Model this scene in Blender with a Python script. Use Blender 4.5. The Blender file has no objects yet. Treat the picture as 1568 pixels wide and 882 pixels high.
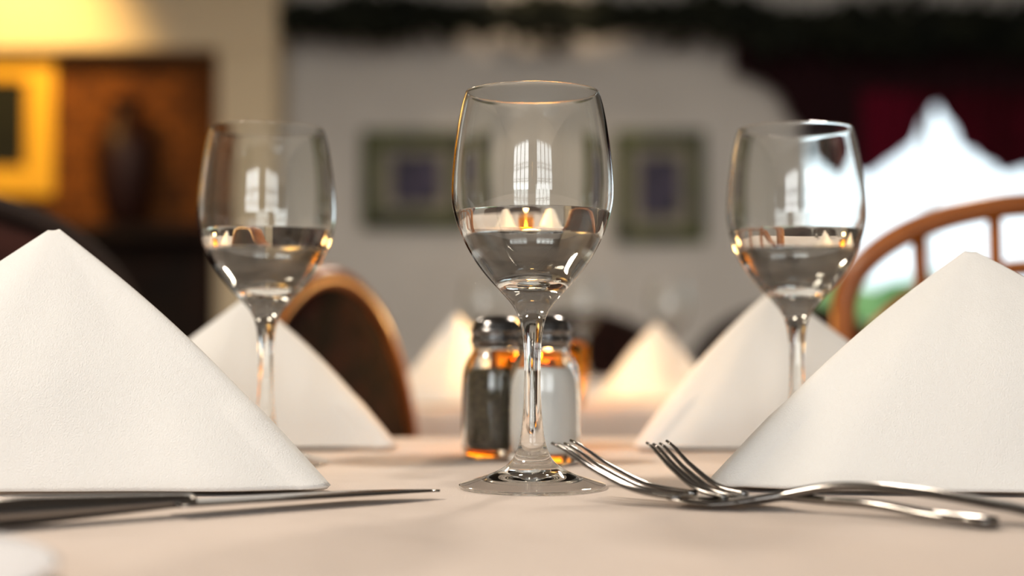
import bpy, bmesh, math, random
from mathutils import Vector, noise
random.seed(7)
S=bpy.context.scene
TZ=0.75
# ---------------------------------------------------------------- materials
def mat(name,col=(.8,.8,.8),rough=.5,metal=0,noise_amt=0,noise_scale=20,bump=0,bump_scale=60,emit=None,estr=0,col2=None,trans=0,ior=1.5,sheen=0,translucent=0,dist=.002):
    m=bpy.data.materials.new(name); m.use_nodes=True
    nt=m.node_tree; N=nt.nodes; L=nt.links
    b=N['Principled BSDF']; out=N['Material Output']
    b.inputs['Base Color'].default_value=(*col,1)
    b.inputs['Roughness'].default_value=rough
    b.inputs['Metallic'].default_value=metal
    b.inputs['IOR'].default_value=ior
    b.inputs['Transmission Weight'].default_value=trans
    if sheen: b.inputs['Sheen Weight'].default_value=sheen
    tc=N.new('ShaderNodeTexCoord')
    if col2 is not None:
        n=N.new('ShaderNodeTexNoise'); n.inputs['Scale'].default_value=noise_scale; n.inputs['Detail'].default_value=4
        r=N.new('ShaderNodeValToRGB'); r.color_ramp.elements[0].position=.38; r.color_ramp.elements[1].position=.62
        r.color_ramp.elements[0].color=(*col,1); r.color_ramp.elements[1].color=(*col2,1)
        L.new(tc.outputs['Object'],n.inputs['Vector']); L.new(n.outputs['Fac'],r.inputs['Fac']); L.new(r.outputs['Color'],b.inputs['Base Color'])
    if bump:
        n2=N.new('ShaderNodeTexNoise'); n2.inputs['Scale'].default_value=bump_scale; n2.inputs['Detail'].default_value=3
        bp=N.new('ShaderNodeBump'); bp.inputs['Strength'].default_value=bump; bp.inputs['Distance'].default_value=dist
        L.new(tc.outputs['Object'],n2.inputs['Vector']); L.new(n2.outputs['Fac'],bp.inputs['Height']); L.new(bp.outputs['Normal'],b.inputs['Normal'])
    if emit: 
        b.inputs['Emission Color'].default_value=(*emit,1); b.inputs['Emission Strength'].default_value=estr
    if translucent:
        t=N.new('ShaderNodeBsdfTranslucent'); t.inputs['Color'].default_value=(*col,1)
        mx=N.new('ShaderNodeMixShader'); mx.inputs[0].default_value=translucent
        L.new(b.outputs[0],mx.inputs[1]); L.new(t.outputs[0],mx.inputs[2]); L.new(mx.outputs[0],out.inputs['Surface'])
    return m
def glassmat(name,col,ior=1.5):
    m=bpy.data.materials.new(name); m.use_nodes=True
    N=m.node_tree.nodes; L=m.node_tree.links
    N.remove(N['Principled BSDF'])
    g=N.new('ShaderNodeBsdfGlass'); g.inputs['Color'].default_value=(*col,1); g.inputs['Roughness'].default_value=0; g.inputs['IOR'].default_value=ior
    L.new(g.outputs[0],N['Material Output'].inputs['Surface'])
    return m
def woven(name,col,sc=1400,folds=.5):
    m=mat(name,col,rough=.9,sheen=.1)
    N=m.node_tree.nodes; L=m.node_tree.links; b=N['Principled BSDF']
    tc=N.new('ShaderNodeTexCoord')
    w1=N.new('ShaderNodeTexNoise'); w1.inputs['Scale'].default_value=sc; w1.inputs['Detail'].default_value=1
    w2=N.new('ShaderNodeTexNoise'); w2.inputs['Scale'].default_value=14; w2.inputs['Detail'].default_value=2
    b1=N.new('ShaderNodeBump'); b1.inputs['Strength'].default_value=.5; b1.inputs['Distance'].default_value=.0005
    b2=N.new('ShaderNodeBump'); b2.inputs['Strength'].default_value=folds; b2.inputs['Distance'].default_value=.01
    L.new(tc.outputs['Object'],w1.inputs['Vector']); L.new(tc.outputs['Object'],w2.inputs['Vector'])
    L.new(w1.outputs['Fac'],b1.inputs['Height']); L.new(w2.outputs['Fac'],b2.inputs['Height'])
    L.new(b2.outputs['Normal'],b1.inputs['Normal']); L.new(b1.outputs['Normal'],b.inputs['Normal'])
    return m
M_glass=glassmat('clear_glass',(.994,1,.996))
M_water=glassmat('water',(1,1,1),1.33)
M_amber=glassmat('amber_glass',(1,.76,.30))
M_napkin=woven('napkin_linen',(.83,.82,.80),1500,.18)
M_cloth=woven('tablecloth_linen',(.70,.61,.555),1200,.7)
M_steel=mat('stainless_steel',(.28,.27,.26),rough=.17,metal=1)
M_cap=mat('chrome_cap',(.22,.22,.225),rough=.2,metal=1)
M_hole=mat('hole_dark',(.01,.01,.01),rough=.8)
M_pepper=mat('ground_pepper',(.03,.024,.014),col2=(.15,.12,.075),noise_scale=700,rough=.9)
M_salt=mat('table_salt',(.97,.97,.97),rough=.8,bump=.3,bump_scale=900)
M_wax=mat('candle_wax',(.9,.6,.25),rough=.5,emit=(1,.55,.12),estr=2.4)
M_flame=mat('candle_flame',(1,.6,.2),emit=(1,.6,.2),estr=30)
M_wood=mat('chair_wood',(.26,.08,.018),col2=(.40,.14,.03),noise_scale=8,rough=.3)
M_woodd=mat('dark_wood',(.010,.004,.002),col2=(.025,.008,.003),noise_scale=6,rough=.8)
M_uph=mat('dark_upholstery',(.008,.003,.002),col2=(.045,.012,.008),noise_scale=40,rough=.95)
M_wall=mat('wall_paint_grey',(.60,.59,.58),col2=(.65,.64,.63),noise_scale=2,rough=.9)
M_cream=mat('cream_plaster',(.72,.62,.46),rough=.9)
M_ceil=mat('ceiling_paint',(.5,.49,.48),rough=.9)
M_floor=mat('floor_wood',(.06,.03,.015),col2=(.09,.045,.02),noise_scale=5,rough=.4)
M_frameg=mat('green_frame',(.010,.012,.003),col2=(.10,.12,.025),noise_scale=14,rough=.5)
M_mat=mat('picture_mat',(.36,.34,.28),col2=(.24,.24,.20),noise_scale=12,rough=.8)
M_print=mat('print_ink',(.012,.012,.035),col2=(.10,.085,.15),noise_scale=14,rough=.6)
M_gold=mat('gold_frame',(.80,.48,.05),rough=.45,metal=.1)
M_dark=mat('dark_canvas',(.004,.008,.008),col2=(.012,.015,.012),rough=.8)
M_leaf=mat('garland_leaf',(.004,.008,.004),col2=(.02,.024,.012),noise_scale=8,rough=.8)
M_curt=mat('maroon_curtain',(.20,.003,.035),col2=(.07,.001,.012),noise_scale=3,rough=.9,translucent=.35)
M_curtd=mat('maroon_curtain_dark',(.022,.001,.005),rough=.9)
M_white=mat('white_paint',(.8,.8,.8),rough=.5)
M_vase=mat('brown_glaze',(.030,.006,.003),rough=.5)
M_hedge=mat('hedge_leaf',(.05,.13,.03),col2=(.25,.38,.14),noise_scale=4,rough=.9)
M_plate=mat('porcelain',(.75,.75,.8),rough=.15)
M_black=mat('soot',(.01,.006,.004),rough=.9)
M_fillg=mat('fill_lamp_shade_glass',(1,.9,.7),emit=(1,.8,.5),estr=4)  # glowing shade of the added fill lamps
def brickmat():
    m=mat('brick_wall',(.3,.1,.03),rough=.9); N=m.node_tree.nodes; L=m.node_tree.links
    tc=N.new('ShaderNodeTexCoord'); mp=N.new('ShaderNodeMapping'); mp.inputs['Rotation'].default_value=(math.radians(90),0,0)
    b=N.new('ShaderNodeTexBrick'); b.inputs['Scale'].default_value=5
    b.inputs['Color1'].default_value=(.23,.085,.015,1); b.inputs['Color2'].default_value=(.12,.042,.009,1); b.inputs['Mortar'].default_value=(.05,.02,.007,1)
    L.new(tc.outputs['Object'],mp.inputs[0]); L.new(mp.outputs[0],b.inputs['Vector']); L.new(b.outputs['Color'],N['Principled BSDF'].inputs['Base Color'])
    return m
M_brick=brickmat()
# ---------------------------------------------------------------- mesh helpers
def mesh(name,verts,faces,m,smooth=True,parent=None):
    me=bpy.data.meshes.new(name); me.from_pydata([tuple(v) for v in verts],[],faces); me.update()
    bm=bmesh.new(); bm.from_mesh(me); bmesh.ops.recalc_face_normals(bm,faces=bm.faces); bm.to_mesh(me); bm.free()
    for p in me.polygons: p.use_smooth=smooth
    o=bpy.data.objects.new(name,me); S.collection.objects.link(o)
    if m: me.materials.append(m)
    if parent: o.parent=parent
    return o
def empty(name,loc=(0,0,0),rz=0):
    o=bpy.data.objects.new(name,None); o.empty_display_size=.05; S.collection.objects.link(o)
    o.location=loc; o.rotation_euler=(0,0,rz); return o
def smoothcurve(p,sub=6):
    out=[]
    n=len(p)
    for i in range(n-1):
        p0=p[max(i-1,0)];p1=p[i];p2=p[i+1];p3=p[min(i+2,n-1)]
        for k in range(sub):
            t=k/sub
            out.append(tuple(.5*((2*b)+(-a+c)*t+(2*a-5*b+4*c-d)*t*t+(-a+3*b-3*c+d)*t**3) for a,b,c,d in zip(p0,p1,p2,p3)))
    out.append(tuple(p[-1])); return out
def lathe(name,prof,m,parent=None,seg=96,closed=False):
    v=[];f=[]
    rings=[]
    for (r,z) in prof:
        if r<1e-6: rings.append([len(v)]); v.append((0,0,z))
        else:
            rings.append(list(range(len(v),len(v)+seg)))
            for k in range(seg):
                a=2*math.pi*k/seg; v.append((r*math.cos(a),r*math.sin(a),z))
    idx=list(range(len(rings)-1))
    pairs=[(rings[i],rings[i+1]) for i in idx]
    if closed: pairs.append((rings[-1],rings[0]))
    for A,B in pairs:
        for k in range(seg):
            k2=(k+1)%seg
            if len(A)==1 and len(B)==1: break
            if len(A)==1: f.append((A[0],B[k],B[k2]))
            elif len(B)==1: f.append((A[k],A[k2],B[0]))
            else: f.append((A[k],A[k2],B[k2],B[k]))
    return mesh(name,v,f,m,True,parent)
def sweep_data(path,radii,seg=12,flat=None,V=None,F=None,up=Vector((0,0,1))):
    if V is None: V=[];F=[]
    base=len(V); n=len(path)
    P=[Vector(p) for p in path]
    for i in range(n):
        t=(P[min(i+1,n-1)]-P[max(i-1,0)]).normalized()
        side=t.cross(up)
        if side.length<1e-4: side=t.cross(Vector((0,1,0)))
        side.normalize(); u=side.cross(t).normalized()
        a,b=radii[i] if isinstance(radii[i],tuple) else (radii[i],radii[i])
        for k in range(seg):
            an=2*math.pi*k/seg
            V.append(P[i]+side*a*math.cos(an)+u*b*math.sin(an))
    for i in range(n-1):
        for k in range(seg):
            k2=(k+1)%seg
            F.append((base+i*seg+k,base+i*seg+k2,base+(i+1)*seg+k2,base+(i+1)*seg+k))
    F.append(tuple(base+k for k in range(seg))[::-1]); F.append(tuple(base+(n-1)*seg+k for k in range(seg)))
    return V,F
def box_data(V,F,x0,x1,y0,y1,z0,z1):
    b=len(V)
    V+= [(x0,y0,z0),(x1,y0,z0),(x1,y1,z0),(x0,y1,z0),(x0,y0,z1),(x1,y0,z1),(x1,y1,z1),(x0,y1,z1)]
    F+= [(b,b+3,b+2,b+1),(b+4,b+5,b+6,b+7),(b,b+1,b+5,b+4),(b+1,b+2,b+6,b+5),(b+2,b+3,b+7,b+6),(b+3,b,b+4,b+7)]
def boxes(name,lst,m,parent=None,bevel=0):
    V=[];F=[]
    for b in lst: box_data(V,F,*b)
    o=mesh(name,V,F,m,False,parent)
    if bevel:
        md=o.modifiers.new('bevel','BEVEL'); md.width=bevel; md.segments=3
    return o
# ---------------------------------------------------------------- room
X0,X1,Y0,Y1,ZC=-3.2,3.4,-3.0,6.0,2.7
boxes('floor',[(X0-.1,X1+.1,Y0-.1,Y1+.1,-.1,0)],M_floor)
boxes('ceiling',[(X0-.1,X1+.1,Y0-.1,Y1+.1,ZC,ZC+.1)],M_ceil)
WX0,WX1,WZ0,WZ1=1.25,2.85,.83,1.97
boxes('wall_back',[(X0,WX0,Y1,Y1+.15,0,ZC),(WX1,X1,Y1,Y1+.15,0,ZC),(WX0,WX1,Y1,Y1+.15,0,WZ0),(WX0,WX1,Y1,Y1+.15,WZ1,ZC)],M_wall)
boxes('wall_left',[(X0-.1,X0,Y0,Y1,0,ZC)],M_cream)
boxes('wall_right',[(X1,X1+.1,Y0,Y1,0,ZC)],M_wall)
boxes('wall_front',[(X0,-1.9,Y0-.1,Y0,0,ZC),(-.35,.35,Y0-.1,Y0,0,ZC),(1.9,X1,Y0-.1,Y0,0,ZC),(-1.9,-.35,Y0-.1,Y0,0,.8),(-1.9,-.35,Y0-.1,Y0,2.3,ZC),(.35,1.9,Y0-.1,Y0,0,.8),(.35,1.9,Y0-.1,Y0,2.3,ZC)],M_wall)
def window(name,x0,x1,z0,z1,y,nx,nz,mw=.012):
    t=.035; L=[(x0,x0+t,y-.03,y+.03,z0,z1),(x1-t,x1,y-.03,y+.03,z0,z1),(x0+t,x1-t,y-.03,y+.03,z0,z0+t),(x0+t,x1-t,y-.03,y+.03,z1-t,z1)]
    for i in range(1,nx):
        x=x0+(x1-x0)*i/nx; L.append((x-mw,x+mw,y-.02,y+.02,z0+t,z1-t))
    for i in range(1,nz):
        z=z0+(z1-z0)*i/nz; L.append((x0+t,x1-t,y-.018,y+.018,z-mw,z+mw))
    return boxes(name,L,M_white)
window('window_1',WX0,WX1,WZ0,WZ1,Y1+.07,3,1)
window('window_2',-1.9,-.35,.8,2.3,Y0-.05,4,3,.03)
window('window_3',.35,1.9,.8,2.3,Y0-.05,4,3,.03)
boxes('baseboard_back',[(-.9,X1-.01,Y1-.02,Y1-.001,0,.12)],M_white)
boxes('trim_1',[(-1.20,-.955,5.75,5.999,0,1.98),(X0+.01,-.955,5.75,5.999,1.98,2.69)],M_cream,bevel=.01)
boxes('wall_chimney_breast',[(X0+.02,-1.21,5.88,5.99,1.261,1.97)],M_brick)
fp=empty('fireplace',(0,0,0))
boxes('brickwork',[(X0+.02,-2.6,5.88,5.99,0,1.2),(-1.45,-1.21,5.88,5.99,0,1.2),(-2.6,-1.45,5.88,5.99,.95,1.2)],M_brick,fp)
boxes('mantel_shelf',[(X0+.02,-1.21,5.66,5.99,1.2,1.26)],M_woodd,fp,bevel=.008)
boxes('firebox',[(-2.6,-1.45,5.95,5.99,0,.95)],M_black,fp)
boxes('panels',[(X0+.02,-2.55,5.8,5.88,0,1.2),(-1.5,-1.22,5.8,5.88,0,1.2),(-2.55,-1.5,5.8,5.88,.9,1.2)],M_woodd,fp,bevel=.01)
v=empty('brown_vase',(-1.57,5.75,1.2605))
lathe('body',smoothcurve([(0,0),(.05,.002),(.07,.03),(.10,.12),(.12,.24),(.11,.35),(.06,.43),(.045,.47),(.07,.51),(.06,.51),(.035,.47),(.0,.45)],4),M_vase,v,48)
def picture(name,cx,cz,w,h,y,t,mf,mm,mp,pw,ph):
    e=empty(name,(cx,y,cz)); W=w/2;H=h/2
    boxes('frame',[(-W,-W+t,-.035,0,-H,H),(W-t,W,-.035,0,-H,H),(-W+t,W-t,-.035,0,-H,-H+t),(-W+t,W-t,-.035,0,H-t,H)],mf,e,bevel=.008)
    boxes('mat_board',[(-W+t,W-t,-.012,-.001,-H+t,H-t)],mm,e)
    boxes('print',[(-pw/2,pw/2,-.016,-.0121,-ph/2,ph/2)],mp,e)
picture('framed_picture',-.405,1.474,.46,.415,5.998,.07,M_frameg,M_mat,M_print,.2,.2)
picture('framed_picture',.622,1.444,.385,.47,5.998,.06,M_frameg,M_mat,M_print,.17,.25)
picture('gold_framed_painting',-2.20,1.69,.62,.60,5.879,.12,M_gold,M_dark,M_dark,.36,.36)
def garland():
    V=[];F=[]
    for i in range(5200):
        x=random.uniform(-.93,3.35)
        low=(.045 if x>1.0 else 0)
        dz=.06+.015*math.sin(x*9)+low*.4
        c=Vector((x,5.80+random.uniform(-.05,.06),2.125-low+max(-.14,min(.16,random.gauss(0,dz*.55)))))
        a=Vector((random.gauss(0,1),random.gauss(0,.5),random.gauss(0,1))).normalized()
        b=a.cross(Vector((random.random(),random.random(),random.random()+.1))).normalized()
        l=random.uniform(.03,.055); w=l*.45; n=len(V)
        V+= [c-a*l,c+b*w,c+a*l,c-b*w]; F.append((n,n+1,n+2,n+3))
    e=empty('leaf_garland',(0,0,0))
    mesh('leaves',V,F,M_leaf,False,e)
    path=[(-.93+4.28*i/60,5.80,2.12+.012*math.sin(i)-(.03 if i>27 else 0)) for i in range(61)]
    VV,FF=sweep_data(path,[.045]*61,12); mesh('vine_core',VV,FF,M_leaf,True,e)
garland()
def valance():
    k=5.93/2178
    pts=[(1125,100),(1160,112),(1190,130),(1225,190),(1250,225),(1290,250),(1330,265),(1365,240),(1400,215),(1425,165),(1436,152),(1448,165),(1472,215),(1510,240),(1540,262),(1580,250),(1640,300),(1700,400),(1760,560),(1800,640)]
    V=[];F=[];n=160;r=16
    for i in range(n+1):
        px=1125+(1800-1125)*i/n
        for j in range(len(pts)-1):
            if pts[j][0]<=px<=pts[j+1][0]:
                t=(px-pts[j][0])/(pts[j+1][0]-pts[j][0]); py=pts[j][1]*(1-t)+pts[j+1][1]*t; break
        zb=.813+(515-py-7)*k; x=(px-784)*k
        for q in range(r+1):
            t=q/r; z=2.05*(1-t)+zb*t
            V.append((x,5.93+.022*math.sin(i*.9+t*2)*(.4+.6*t),z))
    for i in range(n):
        for q in range(r):
            a=i*(r+1)+q; F.append((a,a+1,a+r+2,a+r+1))
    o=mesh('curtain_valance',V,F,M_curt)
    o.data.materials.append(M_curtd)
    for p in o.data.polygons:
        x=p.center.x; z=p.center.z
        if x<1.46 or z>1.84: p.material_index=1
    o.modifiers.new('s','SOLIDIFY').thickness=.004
valance()
boxes('garden_ground',[(-6,8,6.3,14,-.15,-.05)],M_hedge)
def hedge():
    bm=bmesh.new(); bmesh.ops.create_grid(bm,x_segments=200,y_segments=24,size=1)
    for v in bm.verts:
        x=v.co.x*5+2; t=(v.co.y+1)/2
        hh=1.12+.34*noise.noise(Vector((x*1.7,3,0)))+.14*noise.noise(Vector((x*6,1,0)))
        a=t*math.pi; p=Vector((x,9-math.cos(a)*.5,max(0,math.sin(a))**.5*hh-.05))
        d=noise.noise(p*3)*.12+noise.noise(p*9)*.05; p+=Vector((0,d,d)); v.co=p
    me=bpy.data.meshes.new('garden_hedge'); bm.to_mesh(me); bm.free(); me.materials.append(M_hedge)
    o=bpy.data.objects.new('garden_hedge',me); S.collection.objects.link(o)
hedge()
# ---------------------------------------------------------------- tables
def table(name,x0,x1,y0,y1,drop=.2):
    cx,cy=(x0+x1)/2,(y0+y1)/2; hx,hy=(x1-x0)/2,(y1-y0)/2
    e=empty(name,(cx,cy,0))
    def ring(off,z,rip=0):
        out=[]; R=.03; pts=[]
        nseg=40
        for (sx,sy,a0) in [(1,1,0),(-1,1,90),(-1,-1,180),(1,-1,270)]:
            for k in range(9):
                a=math.radians(a0+90*k/8); pts.append((sx*(hx-R)+math.cos(a)*(R+off),sy*(hy-R)+math.sin(a)*(R+off)))
        full=[]
        for i in range(len(pts)):
            p=pts[i];q=pts[(i+1)%len(pts)]
            d=math.hypot(q[0]-p[0],q[1]-p[1]); m=1 if d<.05 else nseg
            for k in range(m):
                t=k/m; full.append((p[0]*(1-t)+q[0]*t,p[1]*(1-t)+q[1]*t))
        for i,(x,y) in enumerate(full):
            w=1+rip*math.sin(i*.45)*.02
            out.append((x*w,y*w,z))
        return out
    rings=[ring(-.01,TZ),ring(-.004,TZ-.001),ring(0,TZ-.004),ring(.002,TZ-.01),ring(.004,TZ-.05,.4),ring(.012,TZ-.12,1),ring(.02,TZ-drop,1.5)]
    V=[];F=[]; n=len(rings[0])
    for r in rings: V+=r
    F.append(tuple(range(n)))
    for j in range(len(rings)-1):
        for i in range(n):
            i2=(i+1)%n; F.append((j*n+i,j*n+i2,(j+1)*n+i2,(j+1)*n+i))
    mesh('tablecloth',V,F,M_cloth,True,e)
    boxes('table_top',[(-hx+.01,hx-.01,-hy+.01,hy-.01,TZ-.035,TZ-.003)],M_woodd,e)
    lathe('pedestal',smoothcurve([(0,0),(.2,.0),(.2,.02),(.05,.05),(.035,.2),(.045,.4),(.035,.6),(.08,.70),(.08,.714),(0,.714)],3),M_woodd,e,32)
table('dining_table',-.56,.56,-.35,.90)
table('dining_table',-.10,.95,1.25,2.15)
# ---------------------------------------------------------------- wine glass
def wineglass(x,y,s=1,seg=128,water=True):
    k=.165/607
    # the foot is slightly hollow underneath and rests on its outer ring, pressed into the cloth
    foot=[(0,734),(40,735.5),(62,738),(70,741),(75,743.6),(90,743.7),(107,743.6)]
    outer=[(111.5,741.8),(113,739),(111,736.8),(95,732),(70,724),(48,714),(33,702),(24,686),(18.5,665),(15,635),(13,600),(12.5,560),(14,525),(17,500),(22,480),(32,462),(50,442),(70,420),(88,396),(103,370),(115,342),(123,312),(125,290),(124,262),(120.5,225),(115,185),(109,155),(103.5,137.5),(102.5,135.2)]
    inner=[(101,135.2),(100.4,137.5),(105.5,155),(111.5,185),(117,225),(120.3,262),(121,290),(119,312),(111,342),(98.5,370),(82,394),(62,410),(38,419),(15,422),(0,422.5)]
    P=[(r*k*s,(742-z)*k*s) for r,z in foot]
    P+=[(max(r,0)*k*s,(742-z)*k*s) for r,z in smoothcurve(outer+inner,4)]
    P[0]=(0,P[0][1]);P[-1]=(0,P[-1][1])
    e=empty('wine_glass',(x,y,TZ+.0003))
    lathe('glass_body',P,M_glass,e,seg)
    if water:
        lv=742-.1145/k
        W=[(r,z) for r,z in smoothcurve(inner[7:],4)]
        rl=119-(lv-312)*.267
        W=[(rl+.2,lv+.8)]+[(r+.45,z+.45) for r,z in W if z>lv+4]
        W=[(0,lv),(rl-7,lv),(rl-2.5,lv-.1),(rl+.1,lv-1.0)]+W
        W=[(max(0,r)*k*s,(742-z)*k*s) for r,z in W]; W[0]=(0,W[0][1]); W[-1]=(0,W[-1][1])
        lathe('water',W,M_water,e,seg)
wineglass(.0085,.594); wineglass(-.121,.70); wineglass(.140,.70)
wineglass(-.042,2.05,.88,seg=64,water=False); wineglass(.102,2.05,.88,seg=64,water=False); wineglass(.226,2.05,.86,seg=64,water=False)
# ---------------------------------------------------------------- napkins
def napkin(A,P,Q1,Q2,seed=0,rnd=.014):
    A=Vector(A);P=Vector((*P,0));Q1=Vector((*Q1,0));Q2=Vector((*Q2,0))
    org=Vector((P.x,P.y,0)); e=empty('folded_napkin',(P.x,P.y,TZ+.0016))
    ns=120; nt=80; V=[];F=[]
    d1=(Q1-P);d2=(Q2-P); L1=d1.length; L2=d2.length; d1n=d1.normalized(); d2n=d2.normalized()
    def base(s):
        if s<0: p=P+d1*(-s)
        else: p=P+d2*s
        r=rnd
        dist=abs(s)*(L1 if s<0 else L2)
        if dist<r:
            t=dist/r*(1 if s>0 else -1); a=P+d1n*r; b=P+d2n*r; u=(t+1)/2
            p=a*(1-u)**2+P*2*u*(1-u)+b*u*u
        return p
    n1=d1n.cross(Vector((0,0,1))); 
    if n1.dot(Q2-P)>0: n1=-n1
    n2=d2n.cross(Vector((0,0,1)))
    if n2.dot(Q1-P)>0: n2=-n2
    for i in range(ns+1):
        s=-1+2*i/ns
        s=math.copysign(abs(s)**1.6,s)
        B=base(s); nn=(n1 if s<0 else n2)
        for j in range(nt+1):
            t=.012+.988*j/nt
            bow=math.sin(t*math.pi)
            p=A.lerp(B,t)
            p.z+= .006*bow*(1-abs(s))**3
            a_=min(1,abs(s)*5); w=a_*a_*(3-2*a_)
            f=.008*bow*math.sin(min(1,abs(s))*math.pi)
            f+=noise.noise(Vector((s*1.8+seed,t*1.6,seed)))*.013*t*w
            f+=noise.noise(Vector((s*5+seed,t*2.5,seed+5)))*.003*t*w
            dist=abs(s)*t*(L1 if s<0 else L2)
            on=min(1,max(0,(t-.70)/.08)); on=on*on*(3-2*on)
            hem=.0012*on/(1+math.exp((dist-.015)/.0004))
            p+=nn*(f+hem)
            if p.z<0: p.z=0
            V.append(p-org)
    m=nt+1
    for i in range(ns):
        for j in range(nt): 
            a=i*m+j; F.append((a,a+m,a+m+1,a+1))
    o=mesh('outer_fold',V,F,M_napkin,True,e)
    md=o.modifiers.new('s','SOLIDIFY'); md.thickness=.0020; md.offset=-1
    V2=[];F2=[]
    c=(Q1+Q2)/2
    for i in range(41):
        s=-1+2*i/40; B=base(s*.97); B=B.lerp(c,.07)+ (c-P)*(.02); a=A.lerp(Vector((c.x,c.y,A.z)),.03)-Vector((0,0,.004))
        for j in range(31):
            t=.02+.98*j/30
            p=a.lerp(B,t); p.z=max(p.z,.0002); V2.append(p-org)
    for i in range(40):
        for j in range(30):
            q=i*31+j; F2.append((q,q+31,q+32,q+1))
    o=mesh('inner_fold',V2,F2,M_napkin,True,e)
    md=o.modifiers.new('s','SOLIDIFY'); md.thickness=.0015; md.offset=-1
napkin((-.2,.62,.1075),(-.069,.573),(-.335,.550),(-.275,.72),1)
napkin((.2,.62,.098),(.076,.585),(.345,.530),(.275,.725),2.3)
napkin((-.154,.825,.083),(-.059,.785),(-.255,.785),(-.19,.885),3.1)
napkin((.153,.825,.088),(.063,.785),(.26,.785),(.19,.885),4.7)
napkin((-.052,1.33,.081),(.010,1.29),(-.115,1.285),(-.06,1.40),5.2,.006)
napkin((.147,1.44,.076),(.082,1.41),(.212,1.41),(.16,1.50),6.6,.006)
# ---------------------------------------------------------------- shakers
def shaker(name,x,y,mf,level):
    e=empty(name,(x,y,TZ+.0003))
    out=[(0,.001),(.012,.0),(.0165,.001),(.018,.004),(.018,.02),(.0178,.036),(.0172,.045),(.015,.051),(.0125,.055),(.0122,.058),(.0122,.064)]
    inn=[(.0108,.064),(.0108,.058),(.0112,.055),(.0135,.050),(.0157,.044),(.0163,.036),(.0164,.02),(.0162,.007),(.0145,.005),(0,.0048)]
    P=smoothcurve(out+inn,3); P=[(max(0,r),max(0,z)) for r,z in P]; P[0]=(0,.001);P[-1]=(0,P[-1][1])
    lathe('glass_body',P,M_glass,e,48)
    def rr(z): 
        return .0162 if z<.034 else (.0162-(z-.034)*.10 if z<.042 else .0154-(z-.042)*.35)
    pf=[(0,.0052),(.0140,.0054),(.0158,.0075)]+[(rr(z),z) for z in [.015,.025,.034,.038,.042,.045,.05] if z<level]+[(rr(level)*.98,level),(0,level+.001)]
    lathe('contents',pf,mf,e,48)
    lathe('cap',[(0,.0735),(.004,.0734),(.009,.0722),(.0118,.0698),(.0128,.0675),(.0129,.0665),(.0137,.0660),(.0137,.0650),(.0129,.0645),(.0129,.0618),(.0136,.0612),(.0136,.0600),(.0129,.0594),(.0129,.0572),(.0125,.0572),(.0125,.0645),(0,.0650)],M_cap,e,48)
    V=[];F=[]
    for (r,n) in [(0,1),(.005,7)]:
        for q in range(n):
            a=2*math.pi*q/max(n,1); cx,cy=r*math.cos(a),r*math.sin(a); b=len(V)
            z=.0737 if r==0 else .0734
            for w in range(8): V.append((cx+.0008*math.cos(w*math.pi/4),cy+.0008*math.sin(w*math.pi/4),z))
            F.append(tuple(range(b,b+8)))
    mesh('holes',V,F,M_hole,False,e)
shaker('salt_shaker',.016,.705,M_salt,.047)
shaker('pepper_shaker',-.0080,.738,M_pepper,.046)
def votive(x,y,power,h=.055):
    e=empty('votive_candle',(x,y,TZ+.0004))
    P=smoothcurve([(0,.001),(.015,0),(.022,.002),(.025,.02),(.026,h*.7),(.0265,h),(.0245,h),(.0242,h*.7),(.023,.02),(.02,.006),(0,.0055)],3); P=[(max(0,r),max(0,z)) for r,z in P]; P[0]=(0,.001);P[-1]=(0,P[-1][1])
    lathe('amber_cup',P,M_amber,e,48)
    lathe('wax',[(0,.0065),(.018,.007),(.0215,.02),(.0215,.022),(0,.021)],M_wax,e,32)
    lathe('flame',smoothcurve([(0,.026),(.002,.028),(.0032,.032),(.0022,.039),(.0008,.045),(0,.048)],3),M_flame,e,16)
    lathe('wick',[(0,.021),(.0005,.021),(.0005,.0275),(0,.0275)],M_black,e,8)
    l=bpy.data.lights.new('flame_glow','POINT'); l.energy=power; l.color=(1,.58,.20); l.shadow_soft_size=.008
    o=bpy.data.objects.new('flame_glow',l); S.collection.objects.link(o); o.parent=e; o.location=(0,0,h+.02)
votive(.0125,.805,.16)
votive(.040,1.27,.9)
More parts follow.
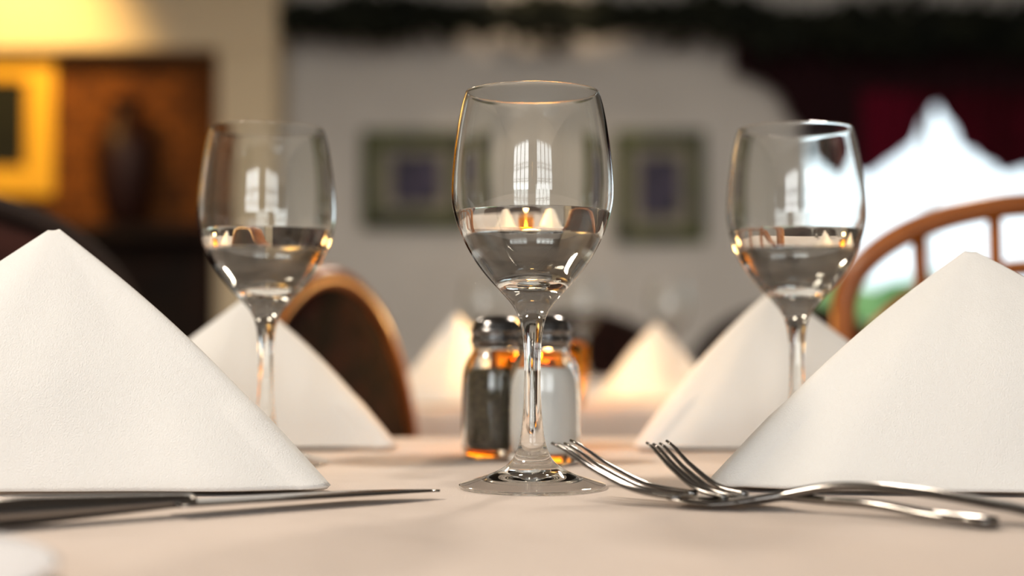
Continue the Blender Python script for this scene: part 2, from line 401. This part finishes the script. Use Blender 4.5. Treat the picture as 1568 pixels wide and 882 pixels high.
# ---------------------------------------------------------------- cutlery
def cutframe(name,tip,end):
    a=math.atan2(end[1]-tip[1],end[0]-tip[0]); return empty(name,(tip[0],tip[1],TZ+.0004),a)
def fork(tip,end,arch=.008,w=1.0,ztip=.02):
    L=math.hypot(end[0]-tip[0],end[1]-tip[1]); e=cutframe('fork',tip,end); k=L/.19
    def zc(x):
        u=x/L; pts=[(0,ztip),(.08,ztip*.60),(.17,ztip*.25),(.26,.0030),(.33,.0020),(.42,.0045),(.55,arch),(.68,arch),(.85,arch*.6),(.95,.0025),(1,.0020)]
        for i in range(len(pts)-1):
            if u<=pts[i+1][0]+1e-9:
                t=(u-pts[i][0])/(pts[i+1][0]-pts[i][0]); 
                p0=pts[max(i-1,0)][1];p1=pts[i][1];p2=pts[i+1][1];p3=pts[min(i+2,len(pts)-1)][1]
                return .5*(2*p1+(p2-p0)*t+(2*p0-5*p1+4*p2-p3)*t*t+(-p0+3*p1-3*p2+p3)*t**3)
        return pts[-1][1]
    V=[];F=[]
    tl=.048*k
    for q in range(4):
        yc=(q-1.5)*.0060*w
        path=[];rad=[]
        for i in range(19):
            t=i/18; x=tl*1.06*t
            path.append((x,yc*(.93+.07*t),zc(x)+.0008*(abs(q-1.5)>1)))
            rad.append((.0006+.0014*w*min(1,t*2.5),.0005+.0006*t))
        sweep_data(path,rad,10,V=V,F=F)
    path=[];rad=[]
    prof=[(0,.0108),(.05,.0118),(.10,.0118),(.16,.0095),(.22,.0050),(.28,.0028),(.40,.0025),(.60,.0034),(.80,.0052),(.93,.0068),(.98,.0062),(1,.0025)]
    for i in range(60):
        t=i/59; x=tl*.97+(L-tl*.97)*t
        for j in range(len(prof)-1):
            if t<=prof[j+1][0]+1e-9:
                tt=(t-prof[j][0])/(prof[j+1][0]-prof[j][0]); tt=tt*tt*(3-2*tt); r=prof[j][1]*(1-tt)+prof[j+1][1]*tt; break
        th=.0010+.0007*min(1,max(0,(t-.12)*6))
        path.append((x,0,zc(x))); rad.append((r*w,th))
    sweep_data(path,rad,20,V=V,F=F)
    mesh('fork_body',V,F,M_steel,True,e)
fork((.019,.553),(.192,.464),arch=.0095,ztip=.021)
fork((.056,.553),(.158,.466),arch=.0045,w=.8,ztip=.021)
def knife(tip,end):
    L=math.hypot(end[0]-tip[0],end[1]-tip[1]); e=cutframe('table_knife',tip,end)
    V=[];F=[];path=[];rad=[]
    for i in range(30):
        t=i/29; x=.105*t; w=.0098*min(1,(t*3.2))**.55 if t<.4 else .0098-.001*(t-.4)
        w=max(w,.0007); path.append((x,(.0098-w)*.8,.0030+.0012*t)); rad.append((w,.0005+.0006*t))
    sweep_data(path,rad,12,V=V,F=F)
    path=[];rad=[]
    for i in range(40):
        t=i/39; x=.098+(L-.098)*t
        w=.0045+.0045*min(1,t*1.3)**.8; th=.0022+.0028*min(1,t*2)
        if t<.05: w=.0055; th=.0022
        if t>.95: s=math.sqrt(max(0,1-((t-.95)/.05)**2)); w*=max(s,.15); th*=max(s,.3)
        path.append((x,0,.0052)); rad.append((w,min(th,.0049)))
    sweep_data(path,rad,16,V=V,F=F)
    mesh('knife_body',V,F,M_steel,True,e)
knife((-.032,.558),(-.210,.436))
pl=empty('side_plate',(-.205,.315,TZ+.0004))
lathe('plate',[(0,.003),(.05,.003),(.06,.004),(.08,.006),(.1,.0075),(.1005,.0082),(.099,.0088),(.08,.0078),(.06,.0060),(.05,.0055),(0,.0055)],M_plate,pl,96)
# ---------------------------------------------------------------- chairs
def chair(x,y,rz,hw=.16,top=.93,seat=.45,uph=False,wood=None,br=.0095,arc=.14):
    wood=wood or M_wood
    e=empty('dining_chair',(x,y,0),rz)
    V=[];F=[]
    def bow(hw,z0,z1,n=60,r=br,y0=0,arc=arc):
        path=[]
        sh=(z1-z0)-arc
        for i in range(13): path.append((-hw*(.86+.14*math.sin(i/13*math.pi/2)),y0,z0+sh*i/13))
        for i in range(n+1):
            a=math.pi*(1-i/n); path.append((hw*math.cos(a),y0,z0+sh+arc*math.sin(a)))
        for i in range(12,-1,-1): path.append((hw*(.86+.14*math.sin(i/13*math.pi/2)),y0,z0+sh*i/13))
        sweep_data(path,[r]*len(path),12,V=V,F=F,up=Vector((0,1,0)))
        return lambda xx: z0+sh+arc*math.sqrt(max(0,1-(xx/hw)**2))
    f=bow(hw,seat,top-br)
    if uph:
        n=24; V2=[];F2=[]
        for i in range(n+1):
            xx=(hw-br*.6)*(-1+2*i/n); zt=f(xx*hw/(hw-br*.6))-br*.6
            edge=math.sqrt(max(0,1-(xx/hw)**2))
            for j in range(13):
                t=j/12; puff=.006*edge*math.sin(math.pi*t)
                V2.append((xx*(.90+.1*min(1,(seat+.08+(zt-seat-.08)*t-seat)/(.3))),-.004-puff,seat+.08+(zt-seat-.08)*t))
        for i in range(n):
            for j in range(12): q=i*13+j; F2.append((q,q+13,q+14,q+1))
        o=mesh('back_pad',V2,F2,M_uph,True,e); o.modifiers.new('s','SOLIDIFY').thickness=.006
    else:
        bow(hw*.90,seat,top-.058,r=br*.7,arc=arc*.9)
        for xx in [-.096,-.0375,.0375,.096]:
            sweep_data([(xx*.8,0,seat),(xx*.9,0,seat+.2),(xx,0,f(xx))],[.006,.007,.0055],10,V=V,F=F,up=Vector((0,1,0)))
    D=.36
    for sx in (-1,1):
        for (yy,oy) in ((-.04,.03),(-D+.04,-.03)):
            sweep_data([(sx*(hw*.75),yy,seat-.02),(sx*(hw*.85),yy+oy*.6,seat*.45),(sx*(hw*.95),yy+oy,0.0)],[.014,.018,.012],12,V=V,F=F,up=Vector((0,1,0)))
        sweep_data([(sx*hw*.86,-.02,.18),(sx*hw*.86,-D+.02,.18)],[.008,.008],10,V=V,F=F)
    sweep_data([(-hw*.86,-D/2,.18),(hw*.86,-D/2,.18)],[.008,.008],10,V=V,F=F)
    mesh('chair_frame',V,F,wood,True,e)
    n=48; Vs=[];Fs=[]
    for (sc,z) in [(.9,seat-.03),(1,seat-.022),(1.02,seat-.01),(.97,seat),(.6,seat-.006 if not uph else seat+.02)]:
        for k in range(n):
            a=2*math.pi*k/n; c=math.cos(a); s_=math.sin(a)
            c=math.copysign(abs(c)**.6,c); s_=math.copysign(abs(s_)**.6,s_)
            Vs.append((c*(hw*1.12)*sc,-D/2+.01+s_*(D/2)*sc,z))
    for j in range(4):
        for k in range(n): Fs.append((j*n+k,j*n+(k+1)%n,(j+1)*n+(k+1)%n,(j+1)*n+k))
    Fs.append(tuple(range(n))[::-1]); Fs.append(tuple(range(4*n,5*n)))
    mesh('seat',Vs,Fs,M_uph if uph else wood,True,e)
chair(.408,1.09,0,hw=.154,top=.924,arc=.082)
chair(-.450,1.09,0,hw=.165,top=.928,uph=True,wood=M_woodd,arc=.12)
chair(-.138,1.07,math.radians(69),hw=.15,top=.866,uph=True,arc=.20,br=.009)
chair(.12,2.55,math.pi,hw=.18,top=.86,uph=True,wood=M_woodd)
chair(.50,2.55,math.pi,hw=.18,top=.875,uph=True,wood=M_woodd)
# ---------------------------------------------------------------- lights
def area(name,loc,rot,sx,sy,p,col):
    l=bpy.data.lights.new(name,'AREA'); l.shape='RECTANGLE'; l.size=sx; l.size_y=sy; l.energy=p; l.color=col
    o=bpy.data.objects.new(name,l); S.collection.objects.link(o); o.location=loc; o.rotation_euler=rot; return o
R=math.radians
area('daylight_window_2',(-1.125,Y0-.12,1.55),(R(90),0,R(0)),1.5,1.45,35,(1,.99,.97))
area('daylight_window_3',(1.125,Y0-.12,1.55),(R(90),0,R(0)),1.5,1.45,22,(1,.99,.97))
def added_fill_lamp(x,y,p):  # unseen ceiling fixture, added to give the room warm fill light
    e=empty('added_fill_lamp',(x,y,ZC))
    lathe('canopy',[(0,-.001),(.17,-.001),(.17,-.03),(0,-.03)],M_cap,e,32)
    lathe('shade',smoothcurve([(.15,-.031),(.15,-.05),(.11,-.09),(.05,-.11),(0,-.115)],3),M_fillg,e,32)
    l=bpy.data.lights.new('added_fill_light','AREA'); l.shape='DISK'; l.size=.35; l.energy=p; l.color=(1,.88,.74)
    o=bpy.data.objects.new('added_fill_light',l); S.collection.objects.link(o); o.parent=e; o.location=(0,0,-.13)
added_fill_lamp(-1.1,.35,30); added_fill_lamp(.9,3.2,40); added_fill_lamp(-1.2,3.4,17)
def spot(name,loc,target,p,ang,col,size=.05):
    l=bpy.data.lights.new(name,'SPOT'); l.energy=p; l.spot_size=R(ang); l.spot_blend=.8; l.color=col; l.shadow_soft_size=size
    o=bpy.data.objects.new(name,l); S.collection.objects.link(o); o.location=loc
    d=Vector(target)-Vector(loc); o.rotation_euler=d.to_track_quat('-Z','Y').to_euler()
spot('picture_spot',(-2.0,4.9,2.55),(-2.05,5.88,1.80),85,72,(1,.62,.2))
spot('wall_spot',(.15,5.4,2.62),(.12,6,1.90),20,60,(1,.75,.5))
w=bpy.data.worlds.new('sky'); S.world=w; w.use_nodes=True
w.node_tree.nodes['Background'].inputs[0].default_value=(.80,.93,1,1); w.node_tree.nodes['Background'].inputs[1].default_value=1.6
# ---------------------------------------------------------------- camera
cd=bpy.data.cameras.new('camera'); cam=bpy.data.objects.new('camera',cd); S.collection.objects.link(cam)
cam.location=(0,0,TZ+.063); cam.rotation_euler=(R(90)+math.atan(74/2178),0,0)
cd.lens=50; cd.sensor_width=36; cd.clip_start=.01
cd.dof.use_dof=True; cd.dof.focus_distance=.582; cd.dof.aperture_fstop=3.8
S.camera=cam
S.view_settings.view_transform='Standard'
try: S.view_settings.look='Medium High Contrast'
except Exception as ex: print('look',ex)
S.view_settings.exposure=.10
